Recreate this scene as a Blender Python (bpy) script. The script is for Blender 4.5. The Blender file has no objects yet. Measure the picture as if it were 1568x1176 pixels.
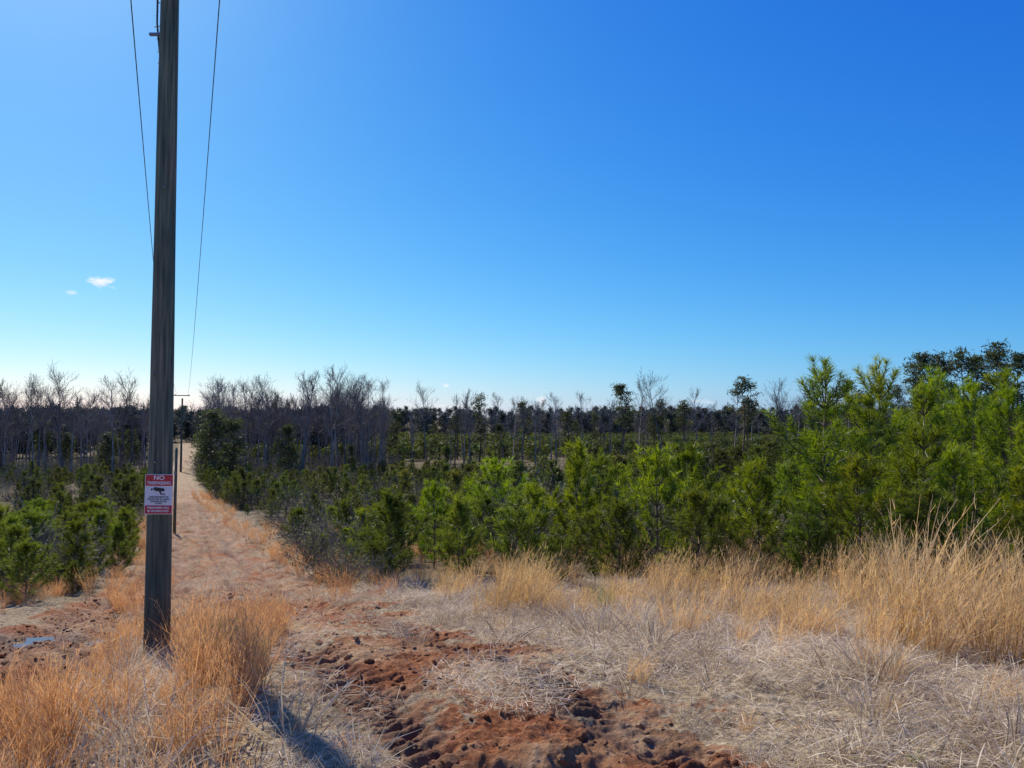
import bpy, math, random
import numpy as np
from mathutils import Vector
random.seed(7); rng=np.random.default_rng(7)
sc=bpy.context.scene
sc.view_settings.view_transform='Standard'; sc.view_settings.look='None'; sc.view_settings.exposure=0
EYE=1.65
SUN_AZ=-35; SUN_EL=42
# ------------------------------------------------------------ noise
def _h(ix,iy,s):
    n=(ix.astype(np.int64)*374761393+iy.astype(np.int64)*668265263+s*974634777)&0xffffffff
    n=((n^(n>>13))*1274126177)&0xffffffff
    return ((n^(n>>16))&0xffff)/65535.0
def vn(x,y,s=0):
    x=np.asarray(x,float);y=np.asarray(y,float)
    ix=np.floor(x);iy=np.floor(y);fx=x-ix;fy=y-iy
    fx=fx*fx*(3-2*fx);fy=fy*fy*(3-2*fy)
    a=_h(ix,iy,s);b=_h(ix+1,iy,s);c=_h(ix,iy+1,s);d=_h(ix+1,iy+1,s)
    return (a*(1-fx)+b*fx)*(1-fy)+(c*(1-fx)+d*fx)*fy
def fbm(x,y,o=4,s=0):
    r=0;a=.5;t=0
    for i in range(o):
        r=r+a*vn(x,y,s+i*17);t+=a;a*=.5;x=x*2.03+5.1;y=y*2.03+1.7
    return r/t
def ss(a,b,x):
    t=np.clip((x-a)/(b-a),0,1);return t*t*(3-2*t)
# ------------------------------------------------------------ terrain
TY=[-3000,-50,0,3.5,5,7.5,10,12,15,20,33,50,80,160,220,300,400,600,1000,3000]
TZ=[6,.6,.05,0,-.15,-.5,-.85,-1.1,-1.4,-1.9,-2.7,-3.5,-4.5,-5.1,-5.2,-3.6,-1,2,6,9]
ROAD=np.array([(.9,1.2),(.4,3.4),(-.3,5),(-1.2,6.6),(-2.4,9),(-4.3,12.5),(-7.0,18),(-9.9,24),(-14.0,33),(-22.1,50),(-36,80),(-70,160),(-102,232)])
LBR=np.array([(-8.0,18),(-7.0,14),(-6.2,11),(-5.4,8.8),(-4.6,7.0),(-3.9,5.7),(-3.6,4.6),(-3.6,2.5),(-3.6,0)])
PUD=(-5.75,9.0)
def pdist(x,y,P):
    best=np.full(np.shape(x),1e9);off=np.zeros(np.shape(x));al=np.zeros(np.shape(x));L=0
    for i in range(len(P)-1):
        ax,ay=P[i];bx,by=P[i+1];dx,dy=bx-ax,by-ay;l=math.hypot(dx,dy)
        t=np.clip(((x-ax)*dx+(y-ay)*dy)/l**2,0,1)
        qx=x-(ax+t*dx);qy=y-(ay+t*dy);d=np.hypot(qx,qy)
        sgn=np.where((dx*qy-dy*qx)>0,-1.,1.)
        m=d<best
        best=np.where(m,d,best);off=np.where(m,d*sgn,off);al=np.where(m,L+t*l,al);L+=l
    return best,off,al
def road_hw(y): return np.interp(y,[0,8,12,18,26,36,50,100,300],[1.15,1.25,1.5,1.9,2.0,1.5,1.1,1.1,1.6])
def masks(x,y):
    x=np.asarray(x,float);y=np.asarray(y,float)
    d,off,al=pdist(x,y,ROAD);hw=road_hw(y)
    n=fbm(x*1.3,y*1.3,4,3)-.5
    nb=fbm(x*2.6+7,y*2.6,4,8)-.5
    n2=fbm(x*.35,y*.35,3,9)-.5
    rutw=np.interp(y,[0,8,14],[.55,.6,.8])
    wob=(fbm(x*.8,y*.8,2,40)-.5)*.3
    rut=np.exp(-((np.abs(off+wob)-rutw)/.22)**2)
    d2,off2,al2=pdist(x,y,LBR)
    rut2=np.exp(-((np.abs(off2+wob)-.4)/.2)**2)
    near=ss(13,7,y)
    wide=ss(1.3,.6,(d+n*2.0+nb*.8)/hw)
    dirt=np.maximum(wide*(1-near*.5),rut*near*ss(1.6,1.1,np.abs(off))*np.clip(.75+nb*1.6,0,1))
    dirt=dirt*np.interp(y,[9,14,40,70],[1,.66,.55,.36])
    dirt=np.maximum(dirt,rut*ss(8,14,y)*ss(1.6,1.2,d)*np.interp(y,[14,50,80],[.95,.8,.5]))
    dirt=np.maximum(dirt,ss(1.15,.5,d2+n*.9)*ss(20,14,y)*.95)
    dp=np.hypot((x-.35)/.95,(y-3.6)/.9); dirt=np.maximum(dirt,ss(1.35,.6,dp+n*1.6)*.97)
    dp=np.hypot((x+.75)/.9,(y-6.0)/1.3); dirt=np.maximum(dirt,ss(1.5,.5,dp+n*2.2+nb)*.85)
    straw=np.clip(1-ss(10,17,y)+n2*.6,0,1)
    straw=np.maximum(straw,ss(hw*2.0,hw,d)*.9)
    wet=np.exp(-(((x-PUD[0])/1.3)**2+((y-PUD[1])/.9)**2))
    wet=np.maximum(wet,rut2*.5*ss(20,13,y)*ss(1.2,.7,d2))
    wet=np.maximum(wet,rut*.6*ss(1.6,1.1,d)*np.clip(fbm(x*.9,y*.9,3,44)*2-.3,0,1))
    return dirt,straw,wet,rut,rut2,off,al,d,d2,near
def base(x,y):
    z=0
    for k in (-1.2,-.6,0,.6,1.2):
        z=z+np.interp(y+k*np.maximum(.6,np.abs(y)*.08),TY,TZ)
    z=z/5
    z=z-.28*ss(-1.5,-4,x)*ss(2,7,y)*ss(60,30,y)
    z=z+np.clip((x-9)*.05,0,2.5)*ss(12,40,y)*ss(160,70,y)
    z=z+(fbm(x*.02+3,y*.02,3,21)-.5)*2.4*ss(30,150,np.hypot(x,y))
    z=z+(fbm(x*.35,y*.35,3,5)-.5)*.22*ss(1,5,np.hypot(x,y))
    return z
def H(x,y,fine=True):
    x=np.asarray(x,float);y=np.asarray(y,float)
    z=base(x,y)
    dirt,straw,wet,rut,rut2,off,al,d,d2,near=masks(x,y)
    z=z-(.10-.055*near)*rut*ss(70,30,y)*ss(1.8,1.2,d) -.09*rut2*ss(20,14,y)*ss(1.5,.8,d2)
    edge=1+.35*(fbm(x*3,y*3,2,51)-.5)*2
    z=z-.13*np.exp(-(((x-PUD[0])/(.62*edge))**4+((y-PUD[1])/(.30*edge))**4))
    if fine:
        rr=np.hypot(x,y)
        f=ss(45,8,rr)
        c=fbm(x*9,y*9,4,11); r=1-np.abs(2*fbm(x*4.2,y*4.2,3,12)-1);c2=fbm(x*24,y*24,3,18)
        z=z+dirt*f*((c-.5)*.085+(r-.7)*.05+(c2-.5)*.04)
        z=z+dirt*ss(9,16,rr)*ss(90,50,rr)*(fbm(x*2.2,y*1.3,3,15)-.5)*.30
        z=z+(1-dirt)*f*((c-.5)*.06+(fbm(x*2.1,y*2.1,3,14)-.5)*.18)
        z=z+rut*near*dirt*.030*np.sin(al*2*math.pi/.125+np.abs(off)*9)*ss(.2,.4,fbm(x*1.7,y*1.7,2,31))
        z=z-.16*np.exp(-(((x-.05)/.28)**2+((y-3.55)/.16)**2))+.07*np.exp(-(((x-.22)/.2)**2+((y-3.75)/.12)**2))
    return z
# ------------------------------------------------------------ mesh helpers
def mk(name,V,F,mats,smooth=False,tint=None,midx=None,link=True,col=None):
    V=np.asarray(V,np.float32);F=np.asarray(F,np.int32);k=F.shape[1]
    me=bpy.data.meshes.new(name)
    me.vertices.add(len(V));me.vertices.foreach_set('co',V.ravel())
    me.loops.add(F.size);me.loops.foreach_set('vertex_index',F.ravel())
    me.polygons.add(len(F));me.polygons.foreach_set('loop_start',np.arange(0,F.size,k,dtype=np.int32))
    me.update(calc_edges=True)
    for m in (mats if isinstance(mats,(list,tuple)) else [mats]): me.materials.append(m)
    if midx is not None: me.polygons.foreach_set('material_index',np.asarray(midx,np.int32))
    me.polygons.foreach_set('use_smooth',np.full(len(F),smooth))
    if tint is not None:
        a=me.attributes.new('tint','FLOAT','POINT');a.data.foreach_set('value',np.asarray(tint,np.float32))
    if col is not None:
        a=me.attributes.new('mask','FLOAT_COLOR','POINT');a.data.foreach_set('color',np.asarray(col,np.float32).ravel())
    me.update()
    o=bpy.data.objects.new(name,me)
    if link: sc.collection.objects.link(o)
    return o
def ribbons(C,S,W):
    n,k,_=C.shape
    V=np.stack([C-S[:,None,:]*W[...,None]/2,C+S[:,None,:]*W[...,None]/2],2).reshape(-1,3)
    b=(np.arange(n)*k*2)[:,None]+(np.arange(k-1)*2)[None,:]
    F=np.stack([b,b+1,b+3,b+2],-1).reshape(-1,4)
    return V,F
def norm(v): return v/np.maximum(np.linalg.norm(v,axis=-1,keepdims=True),1e-9)
def tubes(A,B,ra,rb,m=4):
    A=np.asarray(A,float);B=np.asarray(B,float);ra=np.asarray(ra,float);rb=np.asarray(rb,float)
    d=norm(B-A);u=np.cross(d,np.where(np.abs(d[:,2:3])>.9,[[1.,0,0]],[[0,0,1.]]));u=norm(u);v=np.cross(d,u)
    t=np.arange(m)*2*math.pi/m
    c=np.cos(t)[None,:,None];s=np.sin(t)[None,:,None]
    ring=u[:,None]*c+v[:,None]*s
    V=np.concatenate([A[:,None]+ring*ra[:,None,None],B[:,None]+ring*rb[:,None,None]],1).reshape(-1,3)
    b=(np.arange(len(A))*2*m)[:,None];i=np.arange(m)[None];j=(i+1)%m
    F=np.stack([b+i,b+j,b+m+j,b+m+i],-1).reshape(-1,4)
    return V,F
def join(parts):
    Vs=[];Fs=[];T=[];M=[];o=0
    for V,F,t,m in parts:
        Vs.append(V);Fs.append(F+o);o+=len(V)
        T.append(np.full(len(V),t) if np.isscalar(t) else t);M.append(np.full(len(F),m))
    return np.concatenate(Vs),np.concatenate(Fs),np.concatenate(T),np.concatenate(M)
# ------------------------------------------------------------ materials
def newmat(name):
    m=bpy.data.materials.new(name);m.use_nodes=True;nt=m.node_tree;nt.nodes.clear()
    return m,nt,nt.nodes,nt.links
def ramp(N,stops):
    r=N.new('ShaderNodeValToRGB');e=r.color_ramp.elements
    while len(e)<len(stops): e.new(.5)
    for x,(p,c) in zip(e,stops): x.position=p;x.color=(*c,1)
    return r
def foliage(name,cA,cB,cT,trans=.35,rough=.55,rnd=.35,hue=.02):
    m,nt,N,L=newmat(name)
    out=N.new('ShaderNodeOutputMaterial');at=N.new('ShaderNodeAttribute');at.attribute_name='tint'
    oi=N.new('ShaderNodeObjectInfo')
    r=ramp(N,[(0,cA),(1,cB)]);L.new(at.outputs['Fac'],r.inputs[0])
    hs=N.new('ShaderNodeHueSaturation');L.new(r.outputs[0],hs.inputs['Color'])
    mr=N.new('ShaderNodeMapRange');mr.inputs['To Min'].default_value=1-rnd;mr.inputs['To Max'].default_value=1+rnd
    L.new(oi.outputs['Random'],mr.inputs[0]);L.new(mr.outputs[0],hs.inputs['Value'])
    mu=N.new('ShaderNodeMath');mu.operation='MULTIPLY';mu.inputs[1].default_value=7.13;L.new(oi.outputs['Random'],mu.inputs[0])
    fr=N.new('ShaderNodeMath');fr.operation='FRACT';L.new(mu.outputs[0],fr.inputs[0])
    mh=N.new('ShaderNodeMapRange');mh.inputs['To Min'].default_value=.5-hue;mh.inputs['To Max'].default_value=.5+hue
    L.new(fr.outputs[0],mh.inputs[0]);L.new(mh.outputs[0],hs.inputs['Hue'])
    p=N.new('ShaderNodeBsdfPrincipled');p.inputs['Roughness'].default_value=rough
    p.inputs['Specular IOR Level'].default_value=.3
    L.new(hs.outputs[0],p.inputs['Base Color'])
    if trans>0:
        t=N.new('ShaderNodeBsdfTranslucent');mx=N.new('ShaderNodeMixRGB');mx.blend_type='MULTIPLY';mx.inputs[0].default_value=1
        L.new(hs.outputs[0],mx.inputs[1]);mx.inputs[2].default_value=(*cT,1);L.new(mx.outputs[0],t.inputs['Color'])
        s=N.new('ShaderNodeMixShader');s.inputs[0].default_value=trans
        L.new(p.outputs[0],s.inputs[1]);L.new(t.outputs[0],s.inputs[2]);L.new(s.outputs[0],out.inputs[0])
    else: L.new(p.outputs[0],out.inputs[0])
    return m
def barkmat(name,a,b,scale=6,zs=.2):
    m,nt,N,L=newmat(name);out=N.new('ShaderNodeOutputMaterial');p=N.new('ShaderNodeBsdfPrincipled');p.inputs['Roughness'].default_value=.85
    tc=N.new('ShaderNodeTexCoord');mp=N.new('ShaderNodeMapping');mp.inputs['Scale'].default_value=(1,1,zs)
    L.new(tc.outputs['Object'],mp.inputs[0]);n=N.new('ShaderNodeTexNoise');n.inputs['Scale'].default_value=scale;n.inputs['Detail'].default_value=3
    L.new(mp.outputs[0],n.inputs['Vector']);r=ramp(N,[(.35,a),(.65,b)]);L.new(n.outputs[0],r.inputs[0])
    oi=N.new('ShaderNodeObjectInfo');mr=N.new('ShaderNodeMapRange');mr.inputs['To Min'].default_value=.5;mr.inputs['To Max'].default_value=1.4;L.new(oi.outputs['Random'],mr.inputs[0])
    hs=N.new('ShaderNodeHueSaturation');L.new(mr.outputs[0],hs.inputs['Value']);L.new(r.outputs[0],hs.inputs['Color']);L.new(hs.outputs[0],p.inputs['Base Color'])
    L.new(p.outputs[0],out.inputs[0]);return m
def plain(name,c,rough=.6,metal=0):
    m,nt,N,L=newmat(name);out=N.new('ShaderNodeOutputMaterial');p=N.new('ShaderNodeBsdfPrincipled')
    n=N.new('ShaderNodeTexNoise');n.inputs['Scale'].default_value=14;n.inputs['Detail'].default_value=5
    r=ramp(N,[(.3,tuple(v*.82 for v in c)),(.7,c)]);L.new(n.outputs[0],r.inputs[0]);L.new(r.outputs[0],p.inputs['Base Color'])
    p.inputs['Roughness'].default_value=rough;p.inputs['Metallic'].default_value=metal;L.new(p.outputs[0],out.inputs[0]);return m
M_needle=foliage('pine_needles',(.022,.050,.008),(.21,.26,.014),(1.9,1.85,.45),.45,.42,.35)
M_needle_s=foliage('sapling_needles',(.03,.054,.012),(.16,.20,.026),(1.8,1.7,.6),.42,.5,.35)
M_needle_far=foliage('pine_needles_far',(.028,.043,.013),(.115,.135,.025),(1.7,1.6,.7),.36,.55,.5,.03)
M_pinedark=foliage('mature_pine_foliage',(.028,.038,.018),(.085,.10,.035),(1.6,1.6,.9),.36,.6,.25)
M_ridge=foliage('ridge_foliage_hazed',(.04,.05,.042),(.09,.098,.068),(1.3,1.3,1),.22,.7,.3)  # distance haze painted into the leaf colour: paler, bluish grey
M_bark=barkmat('pine_bark',(.10,.06,.04),(.2,.14,.10))
M_bare=barkmat('bare_hardwood_bark',(.115,.092,.072),(.30,.25,.205),4)
M_barefar=barkmat('distant_hardwood_bark_hazed',(.11,.095,.085),(.20,.18,.165),2)  # bark greyed to paint in the haze over the far ridge
M_twig=barkmat('shrub_twigs',(.12,.095,.07),(.28,.23,.18))
M_shrubleaf=foliage('shrub_leaves',(.065,.075,.035),(.18,.18,.10),(1.3,1.3,.9),.3,.7,.45)
M_gold=foliage('dry_tall_grass',(.36,.21,.08),(1.0,.72,.38),(1.15,1.03,.75),.42,.6,.18,.004)
M_orange=foliage('broomsedge',(.32,.155,.06),(.78,.50,.25),(1.2,1.0,.75),.42,.6,.2,.004)
M_straw=foliage('flattened_straw',(.31,.20,.11),(1.0,.84,.60),(1,1,.9),.3,.7,.2,.004)
M_green=foliage('green_weeds',(.12,.17,.03),(.24,.30,.06),(1.3,1.4,.6),.4,.6,.2)
def groundmat():
    m,nt,N,L=newmat('ground_soil');out=N.new('ShaderNodeOutputMaterial');p=N.new('ShaderNodeBsdfPrincipled')
    at=N.new('ShaderNodeAttribute');at.attribute_name='mask';sep=N.new('ShaderNodeSeparateColor');L.new(at.outputs['Color'],sep.inputs[0])
    geo=N.new('ShaderNodeNewGeometry')
    def noise(sc,det=6,ro=.6):
        n=N.new('ShaderNodeTexNoise');n.inputs['Scale'].default_value=sc;n.inputs['Detail'].default_value=det;n.inputs['Roughness'].default_value=ro
        L.new(geo.outputs['Position'],n.inputs['Vector']);return n
    nA=noise(1.3,6);nB=noise(22,6,.7);nD=noise(3.4,7,.75)
    clay=ramp(N,[(.28,(.13,.038,.012)),(.5,(.33,.11,.036)),(.62,(.48,.20,.075)),(.8,(.62,.38,.2))]);L.new(nB.outputs[0],clay.inputs[0])
    clay2=ramp(N,[(.3,(.16,.07,.032)),(.5,(.42,.23,.11)),(.7,(.68,.49,.29))]);L.new(nD.outputs[0],clay2.inputs[0])
    mc=N.new('ShaderNodeMixRGB');rA=ramp(N,[(.42,(0,0,0)),(.58,(1,1,1))]);L.new(nA.outputs[0],rA.inputs[0]);L.new(rA.outputs[0],mc.inputs[0])
    L.new(clay.outputs[0],mc.inputs[1]);L.new(clay2.outputs[0],mc.inputs[2])
    straw=ramp(N,[(.3,(.15,.09,.045)),(.5,(.44,.32,.18)),(.68,(.76,.62,.40))]);L.new(nB.outputs[0],straw.inputs[0])
    floor=ramp(N,[(.32,(.04,.028,.013)),(.5,(.12,.085,.036)),(.68,(.28,.21,.09))]);L.new(nD.outputs[0],floor.inputs[0])
    m1=N.new('ShaderNodeMixRGB');L.new(sep.outputs[1],m1.inputs[0]);L.new(floor.outputs[0],m1.inputs[1]);L.new(straw.outputs[0],m1.inputs[2])
    ad=N.new('ShaderNodeMath');ad.operation='ADD';L.new(sep.outputs[0],ad.inputs[0])
    mm=N.new('ShaderNodeMapRange');mm.inputs['From Min'].default_value=.3;mm.inputs['From Max'].default_value=.7;mm.inputs['To Min'].default_value=-.5;mm.inputs['To Max'].default_value=.5
    L.new(nD.outputs[0],mm.inputs[0]);L.new(mm.outputs[0],ad.inputs[1])
    rr=ramp(N,[(.38,(0,0,0)),(.58,(1,1,1))]);L.new(ad.outputs[0],rr.inputs[0])
    m2=N.new('ShaderNodeMixRGB');L.new(rr.outputs[0],m2.inputs[0]);L.new(m1.outputs[0],m2.inputs[1]);L.new(mc.outputs[0],m2.inputs[2])
    m3=N.new('ShaderNodeMixRGB');m3.blend_type='MULTIPLY';L.new(sep.outputs[2],m3.inputs[0]);L.new(m2.outputs[0],m3.inputs[1]);m3.inputs[2].default_value=(.40,.30,.26,1)
    L.new(m3.outputs[0],p.inputs['Base Color'])
    ro=N.new('ShaderNodeMapRange');ro.inputs['To Min'].default_value=.95;ro.inputs['To Max'].default_value=.5;L.new(sep.outputs[2],ro.inputs[0]);L.new(ro.outputs[0],p.inputs['Roughness'])
    p.inputs['Specular IOR Level'].default_value=.25
    bp=N.new('ShaderNodeBump');bp.inputs['Strength'].default_value=1;bp.inputs['Distance'].default_value=.05
    L.new(nB.outputs[0],bp.inputs['Height']);L.new(bp.outputs[0],p.inputs['Normal'])
    L.new(p.outputs[0],out.inputs[0]);return m
M_ground=groundmat()
# ------------------------------------------------------------ ground sheet
th=np.concatenate([np.linspace(-46,46,900,endpoint=False),np.linspace(46,314,160,endpoint=False)])*math.pi/180
R=np.concatenate([[.01],np.geomspace(.4,2.4,30,endpoint=False),np.geomspace(2.4,14,540,endpoint=False),np.geomspace(14,80,220,endpoint=False),np.geomspace(80,3000,110)])
RR,TT=np.meshgrid(R,th,indexing='ij')
X=RR*np.sin(TT);Y=RR*np.cos(TT)
Z=H(X,Y)
mk_=masks(X,Y)
col=np.stack([mk_[0],mk_[1],np.clip(mk_[2],0,1),np.ones_like(X)],-1).reshape(-1,4)
nr,na=X.shape
i=np.arange(nr-1)[:,None]*na;j=np.arange(na)[None];j2=(j+1)%na
F=np.stack([i+j,i+na+j,i+na+j2,i+j2],-1).reshape(-1,4)[:,::-1]
ground=mk('ground',np.stack([X,Y,Z],-1).reshape(-1,3),F,M_ground,True,col=col)
def zat(x,y,fine=True): return float(H(np.array([x]),np.array([y]),fine)[0])
m,nt,N,L=newmat('puddle_water');out=N.new('ShaderNodeOutputMaterial');p=N.new('ShaderNodeBsdfPrincipled')
p.inputs['Base Color'].default_value=(.12,.065,.035,1);p.inputs['Roughness'].default_value=.04;p.inputs['Specular IOR Level'].default_value=1.0
nz=N.new('ShaderNodeTexNoise');nz.inputs['Scale'].default_value=7;bp=N.new('ShaderNodeBump');bp.inputs['Strength'].default_value=.15;bp.inputs['Distance'].default_value=.02
L.new(nz.outputs[0],bp.inputs['Height']);L.new(bp.outputs[0],p.inputs['Normal']);L.new(p.outputs[0],out.inputs[0])
t=np.linspace(0,2*math.pi,48,endpoint=False)
pz=zat(PUD[0],PUD[1],False)+.048
V=np.concatenate([[[PUD[0],PUD[1],pz]],np.stack([PUD[0]+.95*np.cos(t),PUD[1]+.46*np.sin(t),np.full(48,pz)],-1)])
F=np.stack([np.zeros(48,int),1+np.arange(48),1+(np.arange(48)+1)%48],-1)
mk('puddle',V,F,m,True)
# ------------------------------------------------------------ GN instancer
def instancer(name,templates,P,Rz,S,idx=None,tilt=None):
    P=np.asarray(P,np.float32);n=len(P)
    col=bpy.data.collections.new(name+'_parts')
    for k,o in enumerate(templates):
        if o.name not in col.objects: col.objects.link(o)
    me=bpy.data.meshes.new(name);me.vertices.add(n);me.vertices.foreach_set('co',P.ravel())
    rot=np.zeros((n,3),np.float32);rot[:,2]=Rz
    if tilt is not None: rot[:,:2]=tilt
    a=me.attributes.new('rot','FLOAT_VECTOR','POINT');a.data.foreach_set('vector',rot.ravel())
    S=np.asarray(S,np.float32)
    if S.ndim==1:S=np.stack([S]*3,-1)
    a=me.attributes.new('scl','FLOAT_VECTOR','POINT');a.data.foreach_set('vector',S.ravel())
    if idx is None: idx=rng.integers(0,len(templates),n)
    a=me.attributes.new('idx','INT','POINT');a.data.foreach_set('value',np.asarray(idx,np.int32))
    o=bpy.data.objects.new(name,me);sc.collection.objects.link(o)
    ng=bpy.data.node_groups.new(name+'_scatter','GeometryNodeTree')
    ng.interface.new_socket('Geometry',in_out='INPUT',socket_type='NodeSocketGeometry');ng.interface.new_socket('Geometry',in_out='OUTPUT',socket_type='NodeSocketGeometry')
    N=ng.nodes;L=ng.links;gi=N.new('NodeGroupInput');go=N.new('NodeGroupOutput')
    ci=N.new('GeometryNodeCollectionInfo');ci.inputs['Collection'].default_value=col;ci.inputs['Separate Children'].default_value=True;ci.inputs['Reset Children'].default_value=True
    ip=N.new('GeometryNodeInstanceOnPoints');ip.inputs['Pick Instance'].default_value=True
    def na(nm,dt):
        q=N.new('GeometryNodeInputNamedAttribute');q.data_type=dt;q.inputs['Name'].default_value=nm;return q.outputs['Attribute']
    L.new(gi.outputs[0],ip.inputs['Points']);L.new(ci.outputs[0],ip.inputs['Instance'])
    L.new(na('idx','INT'),ip.inputs['Instance Index']);L.new(na('rot','FLOAT_VECTOR'),ip.inputs['Rotation']);L.new(na('scl','FLOAT_VECTOR'),ip.inputs['Scale'])
    L.new(ip.outputs[0],go.inputs[0])
    md=o.modifiers.new('scatter','NODES');md.node_group=ng
    return o
TD={}
def merged(name,templates,P,Rz,S,tilt,dt=.14):
    """numpy-merge copies of the templates into ONE mesh (fast to trace when they overlap)"""
    n=len(P);idx=rng.integers(0,len(templates),n);Vs=[];Fs=[];Ts=[];o=0
    for k,t in enumerate(templates):
        V,F,T=TD[t.name];I=np.nonzero(idx==k)[0]
        if len(I)==0: continue
        c,s=np.cos(Rz[I])[:,None],np.sin(Rz[I])[:,None]
        x=V[None,:,0]*c-V[None,:,1]*s;y=V[None,:,0]*s+V[None,:,1]*c;z=np.repeat(V[None,:,2],len(I),0)
        x=x+z*tilt[I,0:1];y=y+z*tilt[I,1:2];z=z-V[None,:,0]*tilt[I,0:1]*.5
        W=np.stack([x,y,z],-1)*S[I][:,None,None]+P[I][:,None]
        Vs.append(W.reshape(-1,3).astype(np.float32));Fs.append((F[None]+(np.arange(len(I))*len(V))[:,None,None]+o).reshape(-1,4).astype(np.int32))
        o+=len(V)*len(I);Ts.append(np.clip(T[None]+rng.normal(0,dt,len(I))[:,None],0,1).ravel())
    return mk(name,np.concatenate(Vs),np.concatenate(Fs),templates[0].data.materials[0],False,np.concatenate(Ts))
# ------------------------------------------------------------ vegetation templates
def rdir(n,g):
    v=g.normal(size=(n,3));return norm(v)
def needle_shoot(A,B,n,ln,w,g,spread=.66):
    d=norm((B-A)[None])[0];t=g.random(n)
    P=A+(B-A)*t[:,None]
    v=rdir(n,g);v=norm(v-(v@d)[:,None]*d)
    D=norm(d*g.uniform(.45,1.1,n)[:,None]+v*spread)
    l=ln*g.uniform(.7,1.15,n)
    E=P+D*l[:,None];E[:,2]-=l*.12
    S=norm(np.cross(D,rdir(n,g)))
    C=np.stack([P,E],1)
    W=np.stack([np.full(n,w),np.full(n,w*.35)],1)
    return C,S,W
def pine(name,h,seed,nn=34,w=.011,ln=.16,sparse=1.0,mat=None,dens=1.0,wide=1.0):
    g=np.random.default_rng(seed)
    A=[];B=[];ra=[];rb=[];Cs=[];Ss=[];Ws=[];T=[]
    nseg=10;pts=[np.zeros(3)]
    ph=g.uniform(0,6.28)
    for k in range(1,nseg+1):
        z=h*.93*k/nseg;pts.append(np.array([.02*h*math.sin(z*1.3+ph)*.5,.02*h*math.cos(z*1.1+ph)*.5-.01*h*math.cos(ph),z]))
    r0=.009*h+.006
    for k in range(nseg):
        A.append(pts[k]);B.append(pts[k+1]);ra.append(r0*(1-.85*k/nseg));rb.append(r0*(1-.85*(k+1)/nseg))
    def at(z):
        f=min(z/(h*.93)*nseg,nseg-1e-6);k=int(f);return pts[k]+(pts[k+1]-pts[k])*(f-k)
    def shoot(a,b,n,t):
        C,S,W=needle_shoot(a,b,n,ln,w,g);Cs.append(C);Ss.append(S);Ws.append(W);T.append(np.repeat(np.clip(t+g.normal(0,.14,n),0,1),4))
    z=h*.06+.05
    while z<h*.90:
        rel=z/h
        nb=g.integers(4,8)
        Lb=min((h-z)*.50+.12,.36*h*wide)*(.75+.25*min(1,rel*4))*g.uniform(.65,1.15)
        a0=g.uniform(0,6.28)
        for q in range(nb):
            if g.random()>sparse: continue
            az=a0+q*6.283/nb+g.normal(0,.25);Lq=Lb*g.uniform(.45,1.25)
            el=math.radians(g.uniform(5,28)+30*rel)
            p=at(z);prev=p;ns=5
            for s in range(ns):
                e=el+math.radians(38)*(s/ns)
                dd=np.array([math.cos(az)*math.cos(e),math.sin(az)*math.cos(e),math.sin(e)])
                nx=prev+dd*Lq/ns
                rr=max(.004,r0*.38*(1-s/ns));A.append(prev);B.append(nx);ra.append(rr);rb.append(max(.003,rr*.8))
                if s>=1:
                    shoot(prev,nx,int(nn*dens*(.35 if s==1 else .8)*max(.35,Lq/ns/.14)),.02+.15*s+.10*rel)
                if s>=1 and g.random()<.75:
                    for sd in (-1,1):
                        if g.random()<.7:
                            a2=az+sd*g.uniform(.5,.9);l2=Lq*g.uniform(.16,.34)*(1.2-s*.12);e2=e+g.uniform(0,.35)
                            d2=np.array([math.cos(a2)*math.cos(e2),math.sin(a2)*math.cos(e2),math.sin(e2)])
                            q2=nx+d2*l2;A.append(nx);B.append(q2);ra.append(.005);rb.append(.003)
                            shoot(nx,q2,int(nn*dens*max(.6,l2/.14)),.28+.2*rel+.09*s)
                prev=nx
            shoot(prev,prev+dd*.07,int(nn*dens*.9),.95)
        z+=g.uniform(.20,.38)*(1 if h>1.8 else .7)*(1+.10*(h-2)*(h>2))
    a=at(h*.82);b=np.array([pts[-1][0],pts[-1][1],h*.97])
    A.append(pts[-1]);B.append(b);ra.append(.007);rb.append(.004)
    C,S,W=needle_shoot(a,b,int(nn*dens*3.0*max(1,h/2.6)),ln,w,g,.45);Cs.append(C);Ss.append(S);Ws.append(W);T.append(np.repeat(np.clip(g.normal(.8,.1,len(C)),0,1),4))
    V1,F1=tubes(A,B,ra,rb,4)
    V2,F2=ribbons(np.concatenate(Cs),np.concatenate(Ss),np.concatenate(Ws))
    V,F,Tt,Mi=join([(V1,F1,.3,0),(V2,F2,np.concatenate(T),1)])
    return mk(name,V,F,[M_bark,mat or M_needle],False,Tt,Mi,link=False)
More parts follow.
